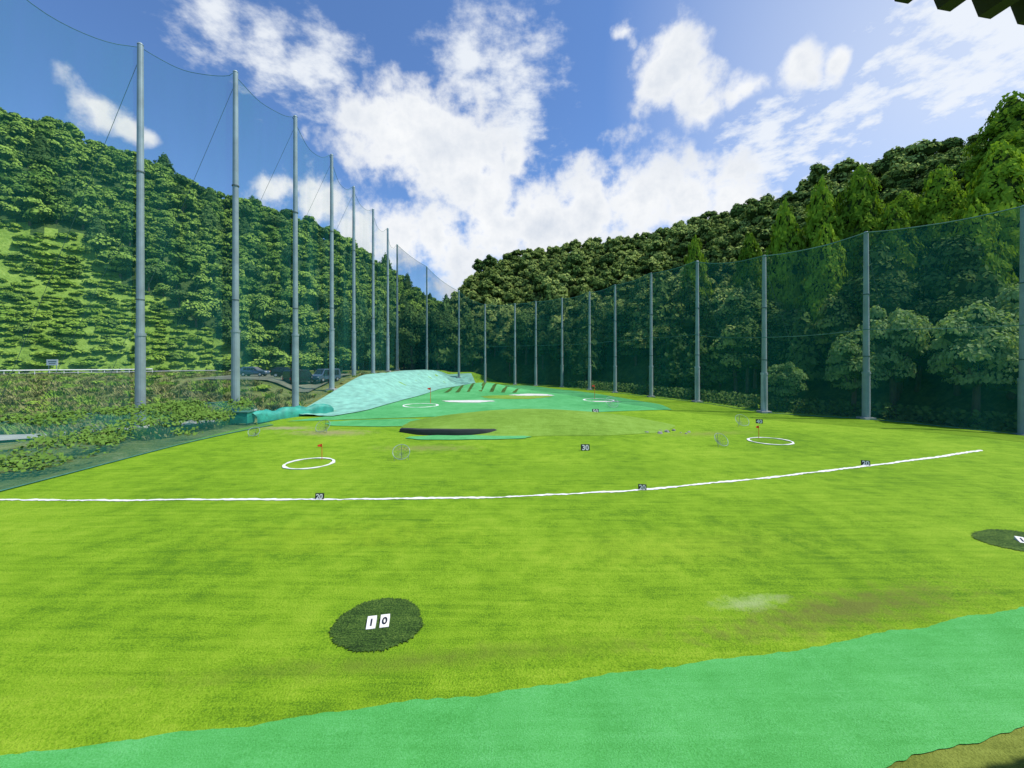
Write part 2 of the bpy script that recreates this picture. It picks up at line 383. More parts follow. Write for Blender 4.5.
def number_sign(txt,cx,cy,s,big=False,face=0.0):
    z=g(cx,cy); e=empty('distance_marker_sign',(cx,cy,z)); e.rotation_euler=(0,0,face)
    if big:
        for k,(ch,dx,rr) in enumerate(((txt[0],-.14,.25),(txt[1],.15,-.12))):
            mb=MB(); vs=[(dx-.1,-.16,.03),(dx+.1,-.16,.03),(dx+.1,.16,.12),(dx-.1,.16,.12),(dx-.1,-.16,.02),(dx+.1,-.16,.02),(dx+.1,.17,.02),(dx-.1,.17,.02)]
            mb.add(vs,[(0,1,2,3),(4,7,6,5),(3,2,6,7),(1,5,6,2),(0,3,7,4)],'white'); mb.build('plate_%d'%k,e)
            text_mesh(ch,.24,e,(dx,-.09,.062),(math.atan2(.09,.32),0,0),M['carblack'],.004)
    else:
        mb=MB(); w=s*1.45
        vs=[(-w/2,0,.02),(w/2,0,.02),(w/2,.22*s,s),(-w/2,.22*s,s),(-w/2,.06,.02),(w/2,.06,.02),(w/2,.22*s+.04,s),(-w/2,.22*s+.04,s)]
        mb.add(vs,[(0,1,2,3),(4,7,6,5),(0,3,7,4),(1,5,6,2),(3,2,6,7),(0,4,5,1)],'black')
        mb.tube([(-w*.35,.05,s*.9),(-w*.35,.5*s,0)],.012,'steel',6); mb.tube([(w*.35,.05,s*.9),(w*.35,.5*s,0)],.012,'steel',6)
        mb.build('board',e,)
        c=text_mesh(txt,s*1.15,e,(0,.22*.12*s-.012,s*.12),(math.radians(77.6),0,0),M['white'],.004); c.data.offset=s*.03
number_sign('10',-3.05,9.1,.3,True,.2)
number_sign('10',16.9,13.1,.3,True,-.5)
number_sign('20',-8.2,17.0,.25); number_sign('20',6.0,18.4,.25,face=-.2); number_sign('20',20,22.6,.28,face=-.4)
number_sign('30',4.85,26.4,.40)
number_sign('40',23.5,38,.4,face=-.4); number_sign('50',9.3,44.5,.5)

# ---------------------------------------------------------------- net poles + nets
LP=[(-39,14,0,34),(-36.2,26,0,34),(-32.8,35.3,0,33.8),(-27.3,39.5,.6,33.8),(-25.4,46.9,.7,33.8),(-26.5,58.8,2.3,33.8),(-28,70.8,2.8,33.8),(-28.6,82.4,3.2,33.8),(-29.5,95,3.4,33.8),(-31,108,3.3,33.8)]
BP=[(-23,108,2.2,29),(-14,105.5,2.2,22)]
RP=[(-6.8,101,0,20),(.7,96.5,0,19.5),(5.5,92.5,0,19.5),(11,88,0,19.5),(15.5,80,0,19.5),(18.8,73,0,19.6),(22.6,65,0,20),(26.4,57,0,20),(29,46,0,17.9),(36.3,41,0,19),(43.5,34,-.5,19.5),(54,24,-.5,19.5),(66,12,-.5,19.5)]
def pole(x,y,z,h,k,r):
    mb=MB(); z0=min(z,g(x,y))-.1; split=.24*h
    mb.tube([(x,y,z0),(x,y,z+split)],[r*1.25,r*1.2],k,14)
    mb.tube([(x,y,z+split),(x,y,z+split+.25)],[r*1.35,r*1.35],k,14)
    mb.tube([(x,y,z+split),(x,y,z+h)],[r*1.0,r*.72],k,14)
    mb.tube([(x,y,z+h),(x,y,z+h+.15)],[r*.8,r*.5],k,14)
    mb.box((x,y,z0+.15),(r*4,r*4,.3),'concrete')
    for q in (2,4):
        zz=z+h*q/6; mb.tube([(x,y,zz),(x,y,zz+.10)],[r*1.06,r*1.06],'wire',12)
    mb.build('net_pole',sm=False)
for p in LP: pole(*p,'steel',.30)
for p in BP: pole(*p,'steel',.26)
for p in RP: pole(*p,'concretepole',.25 if p[1]>60 else .28)
def make_net(name,posts,mat,sag,side,nseg=14,nh=26,ropes=3,rr=.045):
    P=[];T=[];Bz=[];S=[]
    for i in range(len(posts)-1):
        a,b=posts[i],posts[i+1]
        d=Vector((b[0]-a[0],b[1]-a[1],0)); nrm=Vector((-d.y,d.x,0)).normalized()*side
        sg=sag*d.length/12*random.uniform(.75,1.3)
        for k in range(nseg+(1 if i==len(posts)-2 else 0)):
            t=k/nseg; x=a[0]+d.x*t+nrm.x*.34; y=a[1]+d.y*t+nrm.y*.34
            top=(a[2]+a[3])*(1-t)+(b[2]+b[3])*t-4*sg*t*(1-t)
            P.append((x,y)); T.append(top); Bz.append(g(x,y)+.05); S.append((nrm.x,nrm.y,t))
    P=np.array(P);T=np.array(T);Bz=np.array(Bz);S=np.array(S)
    V=np.linspace(0,1,nh)[None,:]
    idx=np.arange(len(P))[:,None]
    bul=(.35*np.sin(np.pi*V)*np.sin(np.pi*S[:,2:3])+.10*np.sin(idx*1.9+V*3)*(1-V)+.06*np.sin(idx*.9+V*9))
    PX=P[:,0:1]+S[:,0:1]*bul; PY=P[:,1:2]+S[:,1:2]*bul; PZ=Bz[:,None]*(1-V)+T[:,None]*V
    o=grid_obj(name,PX,PY,PZ,mat)
    mb=MB()
    for r_ in range(ropes+1):
        j=int(round((nh-1)*(1-r_/(ropes+.0)) )) if ropes else nh-1
        mb.tube([(PX[i,j],PY[i,j],PZ[i,j]) for i in range(len(P))],rr if r_==0 else rr*.6,'rope',5)
    c=mb.build('edge_ropes'); c.parent=o
    return o
make_net('safety_net',LP,M['netL'],1.8,1,ropes=1,rr=.025)
make_net('safety_net',[LP[-1]]+BP+[RP[0]],M['netR'],.8,-1,ropes=1,rr=.04)
make_net('safety_net',RP,M['netR'],.45,-1,ropes=2,rr=.06)
A=interp([(-37,8),(-34.5,20),(-31.5,30),(-29.5,36),(-26.8,41)],60); B=interp([(-23.6,8),(-23.5,20),(-23.2,28),(-22.4,33.5),(-21.8,36.5)],60)
t=np.linspace(0,1,16)[None,:,None]; P=A[:,None,:]*(1-t)+B[:,None,:]*t; tt=t[...,0]
Z=gz(P[...,0],P[...,1])+.04+1.9*(1-tt)**1.3+.12*np.sin(P[...,1]*1.3+3*tt)*np.sin(np.pi*tt)
sk=grid_obj('skirt_net',P[...,0],P[...,1],Z,M['netS'])
mb=MB()
for col in (0,15): mb.tube([(P[i,col,0],P[i,col,1],Z[i,col]+.02) for i in range(60)],.04,'rope',5)
mb.build('edge_rope',sk)
SK=(P,Z)
mb=MB()
for i in (2,3,4,5,6):
    x,y,z,h=LP[i]; mb.tube([(x,y,z+h*.97),(x-17,y+3,g(x-17,y+3))],.022,'wire',4)
    mb.tube([(x,y,z+h*.6),(x-12,y+2,g(x-12,y+2))],.02,'wire',4)
for i in (7,8,9):
    x,y,z,h=RP[i]; mb.tube([(x,y,z+h*.95),(x+9,y+6,3)],.03,'wire',4)
mb.build('guy_wires')
mb=MB(); vs=[];fs=[]; A=interp([(-24.2,38.0),(-23.6,41),(-22.4,44),(-20.5,46)],24)
for i,(x,y) in enumerate(A):
    for dx,h in((0,0),(.0,.6+.15*math.sin(i)),(-.5,.95+.2*math.sin(i*.7)),(-1.4,1.0+.15*math.sin(i*1.3)),(-2.2,.5)): vs.append((x+dx*.6,y+dx*.3,g(x,y)+h))
for i in range(23):
    for j in range(4): a=i*5+j; fs.append((a,a+1,a+6,a+5))
mb.add(vs,fs,'sheet2'); mb.build('folded_green_tarp',sm=True)
mb=MB(); mb.box((-25.4,37.7,.6),(1.6,1.1,1.0),'sheet2'); mb.box((-25.4,37.7,1.13),(1.75,1.25,.07),'rope')
for a in(-.7,.7): mb.box((-25.4+a,37.7,.1),(.12,1.0,.2),'wire')
mb.build('storage_bin')

# ---------------------------------------------------------------- vehicles
def car(name,loc,rz,paint,L_=4.4,W=1.75,H=1.55,van=False):
    e=empty(name,loc); e.rotation_euler=(0,0,rz); mb=MB(); hl=L_/2
    if van: prof=[(-hl,.35),(-hl,1.0),(-hl+.08,H-.12),(-hl+.3,H),(hl-1.35,H),(hl-.65,1.12),(hl-.08,.95),(hl,.6),(hl-.02,.35)]
    else: prof=[(-hl,.35),(-hl,.9),(-hl+.15,.98),(-hl+.55,H-.08),(-hl+.8,H),(hl-2.0,H),(hl-1.2,1.0),(hl-.2,.85),(hl,.6),(hl-.02,.35)]
    n=len(prof); belt=.98
    def wy(z): return W/2*(1-.16*max(0,(z-belt))/(H-belt)) - (.05 if z<.4 else 0)
    vs=[(x,-wy(z),z) for x,z in prof]+[(x,wy(z),z) for x,z in prof]
    fs=[tuple(range(n))[::1],tuple(range(2*n-1,n-1,-1))]+[(i,n+i,n+(i+1)%n,(i+1)%n) for i in range(n)]
    mb.add(vs,fs,paint); b=mb.build('body',e)
    bv=b.modifiers.new('b','BEVEL'); bv.width=.05; bv.segments=2
    mb=MB()
    x0=-hl+(.35 if van else .75); x1=hl-(1.25 if van else 1.75)
    k=3; seg=(x1-x0)/k
    for s in(-1,1):
        for i in range(k):
            a=x0+i*seg+.04; c=x0+(i+1)*seg-.04; z0,z1=1.02,H-.16
            ex=.45 if i==k-1 else 0
            q=[(a,s*(wy(z0)+.012),z0),(c+ex,s*(wy(z0)+.012),z0),(c,s*(wy(z1)+.012),z1),(a,s*(wy(z1)+.012),z1)]
            mb.add(q,[(0,1,2,3)],'glass')
    xf,zf=(hl-.65,1.12) if van else (hl-1.2,1.0); xr,zr=(hl-1.35,H) if van else (hl-2.0,H)
    def fr(t,o=.015): return (xf+(xr-xf)*t+o,zf+(zr-zf)*t+o)
    a,b2=fr(.1),fr(.9); w1,w2=wy(a[1])-.1,wy(b2[1])-.1
    mb.add([(a[0],-w1,a[1]),(a[0],w1,a[1]),(b2[0],w2,b2[1]),(b2[0],-w2,b2[1])],[(0,1,2,3)],'glass')
    xr0=-hl-.012 if van else -hl+.17; xr1=-hl+.06 if van else -hl+.5
    mb.add([(xr0,-W/2+.15,1.05),(xr0,W/2-.15,1.05),(xr1,W/2-.25,H-.2),(xr1,-W/2+.25,H-.2)],[(0,1,2,3)],'glass')
    mb.build('windows',e)
    mb=MB()
    for x in(-hl+.8,hl-.85):
        for s in(-1,1): 
            mb.tube([(x,s*(W/2-.2),.32),(x,s*(W/2+.01),.32)],.32,'tyre',16); mb.tube([(x,s*(W/2),.32),(x,s*(W/2+.025),.32)],.19,'carsilver',12)
    mb.build('wheels',e)
    mb=MB()
    for s in(-1,1):
        mb.box((hl-.02,s*(W/2-.25),.75),(.08,.32,.14),'white'); mb.box((-hl,s*(W/2-.14),.85),(.06,.14,.3),'red'); mb.box((hl-(1.2 if van else 1.75),s*(W/2+.1),1.08),(.12,.18,.13),paint)
    mb.box((0,0,.33),(L_-.1,W-.15,.16),'tyre')
    mb.build('lights_and_trim',e)
def gp(x,y,o=.16): return (x,y,g(x,y)+o)
car('parked_car',gp(-42.5,66),.1,'carblue',4.2,1.7,1.55)
car('parked_van',gp(-32.6,61.5),1.2,'carblack',4.7,1.8,2.1,True)
car('parked_van',gp(-30.0,64.5),-1.9,'carblue',4.7,1.8,2.0,True)
car('parked_car',gp(-36.0,64.0),.2,'carblack',4.3,1.75,1.6)
mb=MB(); x,y=-93,81; z=g(x,y)
mb.tube([(x-.8,y,z),(x-.8,y,z+2.4)],.06,'steel',8); mb.tube([(x+.8,y,z),(x+.8,y,z+2.4)],.06,'steel',8)
mb.box((x,y-.08,z+2.3),(2.3,.06,1.2),'white'); mb.box((x,y-.12,z+2.45),(1.7,.02,.2),'carblue'); mb.box((x,y-.12,z+2.05),(1.3,.02,.12),'carblack')
mb.build('roadside_sign')
mb=MB(); A=interp([(-118,69.6),(-96,75.6),(-82,91.6)],24)
mb.tube([(x,y-.4,g(x,y)+.75) for x,y in A],.14,'white',6)
for x,y in A: mb.tube([(x,y-.4,g(x,y)-.1),(x,y-.4,g(x,y)+.8)],.06,'white',6)
mb.build('guard_rail')

# ---------------------------------------------------------------- foliage
def rhombs(C,Nn,S,elong=1.5):
    n=len(C); r=rng.normal(size=(n,3)); Nn=Nn/np.linalg.norm(Nn,axis=1,keepdims=True)
    a=np.cross(Nn,r); a/=np.linalg.norm(a,axis=1,keepdims=True)+1e-9; b=np.cross(Nn,a)
    S=S[:,None]; co=np.stack([C-a*S*elong*.5,C+b*S*.5+Nn*S*.08,C+a*S*elong*.5,C-b*S*.5+Nn*S*.08],1).reshape(-1,3)
    return co,np.arange(4*n).reshape(n,4)
def unit(n): v=rng.normal(size=(n,3)); return v/np.linalg.norm(v,axis=1,keepdims=True)
def ico(c,r,sq=(1,1,1)):
    import bmesh
    bm=bmesh.new(); bmesh.ops.create_icosphere(bm,subdivisions=2,radius=1)
    co=np.array([v.co[:] for v in bm.verts]); f=np.array([[v.index for v in x.verts] for x in bm.faces]); bm.free()
    w=1+.18*np.sin(co[:,0]*5+c[0]*3)*np.sin(co[:,1]*4+c[1]*5)+.1*rng.normal(size=len(co))
    return co*w[:,None]*r*np.array(sq)+np.array(c),f
def assemble(name,leaf,cores,trunk,matleaf,ck='core'):
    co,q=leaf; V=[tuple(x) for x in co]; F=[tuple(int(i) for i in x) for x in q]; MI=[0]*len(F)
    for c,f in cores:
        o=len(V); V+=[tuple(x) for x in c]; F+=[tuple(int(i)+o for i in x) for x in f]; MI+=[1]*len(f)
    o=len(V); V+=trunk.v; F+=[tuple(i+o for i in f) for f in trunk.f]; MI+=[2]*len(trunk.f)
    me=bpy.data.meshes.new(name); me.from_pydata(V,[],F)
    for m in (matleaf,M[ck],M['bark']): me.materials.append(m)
    me.polygons.foreach_set('material_index',MI); me.update(); return me
def broadleaf(name,mat,nl=700,ls=.2,H=2.0,K=14,flat=.85,corek=.78,core=True,lump=(.28,.5),ck='core'):
    cz=H*.58; lumps=[]
    for i in range(K):
        d=unit(1)[0]; rr=rng.uniform(.35,.68); r=rng.uniform(*lump)
        lumps.append((np.array([d[0]*rr,d[1]*rr,cz+d[2]*rr*flat*H*.45]),r))
    C=[];Nn=[]
    per=nl//K
    for c,r in lumps:
        d=unit(per); d[:,2]=np.abs(d[:,2])*.9+d[:,2]*.1+ -.15
        rad=r*rng.uniform(.75,1.18,size=(per,1)); C.append(c+d*rad); Nn.append(d+.55*unit(per)+np.array([0,0,.35]))
    C=np.concatenate(C);Nn=np.concatenate(Nn); S=ls*rng.uniform(.6,1.35,len(C))
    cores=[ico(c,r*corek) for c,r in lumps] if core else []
    tb=MB(); lean=rng.uniform(-.1,.1,2)
    tb.tube([(0,0,-.15),(lean[0]*.5,lean[1]*.5,cz*.5),(lean[0],lean[1],cz)],[.085,.065,.035],'bark',7)
    for c,r in lumps[:7]:
        s=Vector((lean[0]*.6,lean[1]*.6,cz*.55)); e=Vector(c); mid=(s+e)/2+Vector((0,0,-.06))
        tb.tube([s,mid,e],[.04,.027,.012],'bark',5)
    return assemble(name,rhombs(C,Nn,S),cores,tb,mat,ck)
def conifer(name,mat,nl=900,ls=.12,H=3.2,R=1.0,p=.75):
    lum=rng.uniform(0,6.28,6)
    h=1-np.sqrt(rng.uniform(0,1,nl))*.93; th=rng.uniform(0,2*np.pi,nl)
    prof=np.minimum(1,(1-h)**p*1.15)*np.clip(h*6+.35,0,1)
    w=1+.18*np.sin(th*5+lum[0]+h*9)+.16*np.sin(th*3-h*22+lum[1])+.12*np.sin(h*40+th*2)
    r=R*prof*w*rng.uniform(.72,1.08,nl)
    C=np.stack([r*np.cos(th),r*np.sin(th),.1*H+h*H*.92-.12*r],-1)
    Nn=np.stack([np.cos(th),np.sin(th),.5+0*th],-1)+.6*unit(nl)
    S=ls*rng.uniform(.6,1.4,nl)
    n=12;V=[];F=[];lv=8
    for i in range(lv):
        hh=i/(lv-1); pr=min(1,(1-hh)**p*1.15)*min(1,hh*6+.3)*R*.74
        for j in range(n):
            t=2*math.pi*j/n; V.append((pr*math.cos(t)*rng.uniform(.85,1.1),pr*math.sin(t)*rng.uniform(.85,1.1),.12*H+hh*H*.86))
    for i in range(lv-1):
        for j in range(n): F.append((i*n+j,i*n+(j+1)%n,(i+1)*n+(j+1)%n,(i+1)*n+j))
    F.append(tuple(range(n)))
    tb=MB(); tb.tube([(0,0,-.2),(0,0,H*.5),(0,0,H*.97)],[.09,.06,.01],'bark',7)
    me=assemble(name,rhombs(C,Nn,S,1.9),[],tb,mat)
    VV=[tuple(v.co) for v in me.vertices]; FF=[tuple(p.vertices) for p in me.polygons]; MI=[p.material_index for p in me.polygons]
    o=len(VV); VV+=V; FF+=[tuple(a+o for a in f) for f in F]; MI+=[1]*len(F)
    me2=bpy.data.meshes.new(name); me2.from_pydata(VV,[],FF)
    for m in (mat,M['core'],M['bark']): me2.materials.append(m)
    me2.polygons.foreach_set('material_index',MI); me2.update(); return me2
def inst(me,parent,p,s,name='tree'):
    o=bpy.data.objects.new(name,me); scene.collection.objects.link(o); o.parent=parent
    o.location=p; o.rotation_euler=(random.uniform(-.06,.06),random.uniform(-.06,.06),random.uniform(0,6.28))
    if not hasattr(s,'__len__'): s=(s*random.uniform(.9,1.1),s*random.uniform(.9,1.1),s*random.uniform(.85,1.2))
    o.scale=s; return o

farL=[broadleaf('crown_a',M['leafL'],1200,.135,K=15,lump=(.22,.45)) for _ in range(5)]
farR=[broadleaf('crown_b',M['leafR'],1300,.13,K=15,lump=(.2,.42)) for _ in range(4)]
farD=[broadleaf('crown_c',M['leafD'],1000,.16,H=2.8,K=14) for _ in range(2)]
conD=[conifer('conifer_d',M['leafD'],1300,.13) for _ in range(2)]
conC=[conifer('conifer_c',M['leafC'],6500,.08,H=3.0,p=.55) for _ in range(3)]
bushK=[broadleaf('kudzu_clump',M['leafK'],700,.2,H=1.0,K=11,flat=.5,ck='coreK',lump=(.2,.42)) for _ in range(4)]
nearT=[broadleaf('near_tree_crown',M['leafN'],9000,.06,H=2.4,K=34,corek=.5,lump=(.16,.36)) for _ in range(3)]
midD=[broadleaf('dark_tree_crown',M['leafD'],5000,.08,H=3.2,K=22,corek=.7) for _ in range(2)]
midG=[broadleaf('mid_tree_crown',M['leafR'],5000,.08,H=3.0,K=24,corek=.65,lump=(.2,.42)) for _ in range(2)]

# ---------------------------------------------------------------- hills
class Hill:
    def __init__(s,secs,seed,amp=3.5,pw=.9):
        s.F=np.array([a for a,b in secs],float); s.R=np.array([b for a,b in secs],float); s.n=len(secs); s.seed=seed; s.amp=amp; s.pw=pw
    def P(s,t,u):
        T=np.arange(s.n); f=[np.interp(t,T,s.F[:,i]) for i in range(3)]; r=[np.interp(t,T,s.R[:,i]) for i in range(3)]
        if u<=1:
            x=f[0]+(r[0]-f[0])*u; y=f[1]+(r[1]-f[1])*u; z=f[2]+(r[2]-f[2])*(max(u,0)**s.pw if u>=0 else u)
            k=math.sin(math.pi*min(max(u,0),1))
        else:
            x=f[0]+(r[0]-f[0])*u; y=f[1]+(r[1]-f[1])*u; z=r[2]-(u-1)*(r[2]-f[2])*.9; k=0
        z+=s.amp*k*mnoise.noise(Vector((x*.03,y*.03,s.seed)))*1.6+ (1.0*mnoise.noise(Vector((x*.1,y*.1,s.seed))) if u>.03 else 0)
        if u>.8: z+=2.0*mnoise.noise(Vector((x*.05,y*.05,s.seed+3)))*min(1,(u-.8)*5)
        return x,y,z
    def mesh(s,name,mats,nt=140,nu=110,sel=None):
        V=[];Fs=[];mi=[]; us=np.linspace(-.03,1.5,nu); ts=np.linspace(0,s.n-1,nt)
        for t in ts:
            for u in us: V.append(s.P(t,u))
        for i in range(nt-1):
            for j in range(nu-1):
                a=i*nu+j; Fs.append((a,a+nu,a+nu+1,a+1)); mi.append(0 if not sel or not sel(ts[i],us[j]) else 1)
        me=bpy.data.meshes.new(name); me.from_pydata(V,[],Fs)
        for m in mats: me.materials.append(m)
        me.polygons.foreach_set('material_index',mi); me.polygons.foreach_set('use_smooth',[True]*len(Fs)); me.update()
        return link(bpy.data.objects.new(name,me))
HL=Hill([((-165,0,2.4),(-280,40,95)),((-140,45,2.6),(-245,95,100)),((-104,80,2.8),(-192,150,97)),((-76,108,2.8),(-134,190,81)),((-52,128,2.8),(-99,230,73)),((-32,150,2.5),(-60,280,45)),((0,190,1),(-20,330,30)),((60,240,1),(60,380,20))],2.2,6)
def kud(t,u): return u<.40*smooth(3.25,2.0,t)+.025*math.sin(t*20)+.015*math.sin(t*53)
HL.mesh('left_hill',[M['hill'],M['kudzu_ground']],sel=kud)
HR=Hill([((100,-40,-1),(190,-20,50)),((72,4,-1),(150,25,52)),((49,36,-1),(102,80,49)),((41,49,-1),(90,100,51)),((30,66,-.5),(74,130,51)),((21,84,-.4),(37,170,52)),((5,101,-.4),(8,190,54)),((-12,114,1.5),(-17,210,50)),((-22,120,1.8),(-34,220,33)),((-32,128,2),(-52,236,22))],5.1,2.5,.85)
HR.mesh('right_hill',[M['hill']])
def scatter(H,name,meshes,count,tr,ur,smin,smax,cond=None,sink=.3,sep=.52,zs=1.0):
    e=empty(name); k=0
    wt=[]
    for i in range(H.n-1):
        wt.append(np.linalg.norm(H.R[i]-H.R[i+1])+np.linalg.norm(H.F[i]-H.F[i+1]))
    wt=np.array(wt); cum=np.r_[0,np.cumsum(wt)]/wt.sum()
    placed={}
    tries=0
    while k<count and tries<count*14:
        tries+=1
        t=float(np.interp(random.random(),cum,np.arange(H.n))); u=random.uniform(*ur)
        if not(tr[0]<=t<=tr[1]): continue
        if cond and not cond(t,u): continue
        x,y,z=H.P(t,u); s=random.uniform(smin,smax)
        key=(int(x//4),int(y//4)); ok=True
        for a in(-1,0,1):
            for b in(-1,0,1):
                for (px,py,ps) in placed.get((key[0]+a,key[1]+b),()):
                    if (px-x)**2+(py-y)**2<(sep*(s+ps))**2: ok=False;break
        if not ok: continue
        placed.setdefault(key,[]).append((x,y,s)); k+=1
        m=random.choice(meshes)
        inst(m,e,(x,y,z-sink*s),(s*random.uniform(.9,1.1),s*random.uniform(.9,1.1),zs*s*random.uniform(.85,1.25)))
    print(name,k); return e
scatter(HL,'hillside_forest',farL*4+farD[:1]+conD[:1],1900,(1.2,7),(.02,1.08),2.6,5.0,cond=lambda t,u: not kud(t,u-.02))
scatter(HL,'kudzu_thicket',bushK,1300,(1.2,3.3),(.0,.44),.8,3.0,cond=lambda t,u: kud(t,u) and mnoise.noise(Vector((t*14,u*22,3)))>-.22,sink=.3,sep=.36,zs=.65)
scatter(HL,'shrubs',farL,60,(1.2,3.3),(.02,.42),1.0,2.4,cond=lambda t,u: kud(t,u),sink=.4,sep=.6,zs=.8)
scatter(HR,'hillside_forest',farR*5+farD[:1],2300,(1.5,9),(.10,1.08),2.0,4.3)
e=empty('tree_belt')
for i in range(120):
    t=random.uniform(1.8,9); u=random.uniform(.015,.16)
    x,y,z=HR.P(t,u); s=random.uniform(2.8,4.4)
    m=random.choice(midD+conD+midG)
    inst(m,e,(x,y,z-.5),(s,s,s*random.uniform(.8,1.3)))
for i in range(26):
    x=random.uniform(-50,-14); y=random.uniform(113,126); s=random.uniform(4,5.5); inst(random.choice(midD+conD),e,(x,y,g(x,y)-.4),(s,s,s*1.3))
for (u,top,Yd,R) in ((785,200,66,3.2),(822,178,64,3.6),(860,166,62,4.2),(893,203,56,3.4),(826,222,58,3.0),(940,165,56,3.8),(1000,140,50,3.9),(1012,92,62,4.8),(905,190,66,3.4),(695,235,84,2.7),(975,200,46,3.0),(750,232,74,3.0)):
    x=(u-512)/400*Yd; zt=6+(360-top)/400*Yd
    best=None
    for t in np.linspace(1,7,61):
        for uu in np.linspace(0,.8,41):
            p=HR.P(t,uu); d=(p[0]-x)**2+(p[1]-Yd)**2
            if best is None or d<best[0]: best=(d,p[2])
    zb=best[1]; h=max(8,zt-zb+.5)
    o=bpy.data.objects.new('cypress_tree',random.choice(conC)); link(o); o.location=(x,Yd,zt-h); o.scale=(R,R,h/3.05); o.rotation_euler=(0,0,random.uniform(0,6))
for (x,y,s,sz) in ((37.5,44.0,3.4,4.6),(44.5,38.5,4.2,5.6),(51,33,5.0,6.0),(41.5,43.5,3.8,6.2),(50,40,4.6,6.8),(57,29,5.0,6.8),(32.8,48.0,2.6,3.2)):
    o=bpy.data.objects.new('broadleaf_tree',random.choice(nearT)); link(o); o.location=(x,y,-.9); o.scale=(s,s,sz); o.rotation_euler=(0,0,random.uniform(0,6))
e=empty('roadside_bushes')
for i in range(60):
    t=random.uniform(3.2,5.4); x,y,z=HL.P(t,random.uniform(-.10,.02)); s=random.uniform(2,3.8); inst(random.choice(farL+bushK),e,(x,y,g(x,y)-.5),(s,s,s*.8))
for x,y,s in((-55,92,4.0),(-58,96,3.6),(-47,95,3.2),(-66,92,2.6),(-42,98,4.5)): inst(random.choice(farL),e,(x,y,g(x,y)-.8),(s,s,s*.8))
def tuft(name,mat,n=60):
    Q=[];V=[]
    for i in range(n):
        a=random.uniform(0,6.28); r=random.uniform(0,.45); h=random.uniform(.3,.9); l=random.uniform(.1,.4); w=.035
        x,y=r*math.cos(a),r*math.sin(a); b=random.uniform(0,6.28); dx,dy=math.cos(b),math.sin(b)
        o=len(V); V+=[(x-dy*w,y+dx*w,0),(x+dy*w,y-dx*w,0),(x+dx*l*.5+dy*w,y+dy*l*.5-dx*w,h*.7),(x+dx*l,y+dy*l,h),]
        Q.append((o,o+1,o+2,o+3))
    me=bpy.data.meshes.new(name); me.from_pydata(V,[],Q); me.materials.append(mat); me.update(); return me
tf=[tuft('weed_tuft',M['leafW']),tuft('weed_tuft',M['leafW']),tuft('weed_tuft',M['leafK'])]
e=empty('weeds')
RC=interp([(-170,66),(-118,70),(-96,76),(-82,92),(-60,108)],80)
for i in range(2300):
    y=random.uniform(30,92); x=-26-random.random()**.8*(y*1.35-22)
    if -50<x<-28 and 56<y<78 and random.random()<.97: continue
    if y<33.5+ (x+38)*.5+8 and y>28 and x<-27 and abs(y-(30.5+max(0,(x+38))*.75))<2.2: continue
    if np.min(np.hypot(RC[:,0]-x,RC[:,1]+2-y))<8 : continue
    s=random.uniform(.6,1.5)*(.6 if y>55 else 1); inst(random.choice(tf),e,(x,y,g(x,y)-.1),(s*1.3,s*1.3,s*.7))
for i in range(60):
    y=random.uniform(36,90); x=-30-random.random()*(y*1.2-25)
    if -50<x<-28 and 54<y<78: continue
    if np.min(np.hypot(RC[:,0]-x,RC[:,1]+2-y))<9 : continue
    s=random.uniform(.5,1.3); inst(random.choice(bushK),e,(x,y,g(x,y)-.15),(s,s,s*.6))
P_,Z_=SK; n=12000; C=np.zeros((n,3)); k=0
while k<n:
    i=random.uniform(0,58.9); j=random.uniform(0,13)
    x=P_[int(i),int(j),0]+random.uniform(-.5,.5); y=P_[int(i),int(j),1]+random.uniform(-.4,.4)
    dens=mnoise.noise(Vector((x*.35,y*.3,1)))+.5-.045*j
    if random.random()<dens*1.6:
        C[k]=(x,y,Z_[int(i),int(j)]+abs(random.gauss(.05,.2))); k+=1
co,q=rhombs(C,np.array([0.3,-.3,1.0])+.8*unit(n),.17*rng.uniform(.6,1.4,n),1.2)
raw_mesh('vines',co,q,[M['leafV']])
n=9000; C=np.zeros((n,3))
for k in range(n):
    a=random.uniform(3,11.99); i=int(a); f=a-i; p,qq=RP[i],RP[i+1] if i+1<len(RP) else RP[i]
    x=p[0]*(1-f)+qq[0]*f+random.uniform(.8,3.5); y=p[1]*(1-f)+qq[1]*f+random.uniform(.8,3.5); C[k]=(x,y,g(x,y)+random.random()**2*1.6)
co,q=rhombs(C,np.array([-.3,-.5,.8])+.8*unit(n),.3*rng.uniform(.6,1.4,n),1.3)
raw_mesh('undergrowth',co,q,[M['leafD']])

# ---------------------------------------------------------------- tee building
tb=empty('tee_building'); mb=MB()
ux,uy=.986,.17; nx,ny=.17,-.986
def RPt(a,b,z): return (3.6+ux*a+nx*b,3.9+uy*a+ny*b,z)
prof=[]; a=-30.0
while a<24: prof+=[(a,9.52),(a+.16,9.52),(a+.26,9.70),(a+.42,9.70)]; a+=.52
vs=[];fs=[]
for a,z in prof: vs+=[RPt(a,0,z),RPt(a,9,z+.35),RPt(a,0,z+.03),RPt(a,9,z+.38)]
for i in range(len(prof)-1):
    o=4*i; fs+=[(o,o+4,o+5,o+1),(o+2,o+3,o+7,o+6),(o,o+2,o+6,o+4)]
mb.add(vs,fs,'darkmetal'); mb.build('folded_plate_roof',tb)
mb=MB()
for b in(1.2,8.2): mb.box(RPt(-3,b,9.35+.04*b),(54,.2,.24),'darkmetal',math.atan2(uy,ux))
for a in(-24,-16,-8,8,16): 
    for b in (3.6,8.2): p=RPt(a,b,0); mb.tube([(p[0],p[1],-.1),(p[0],p[1],9.35)],.12,'steel',10)
mb.build('frame',tb)
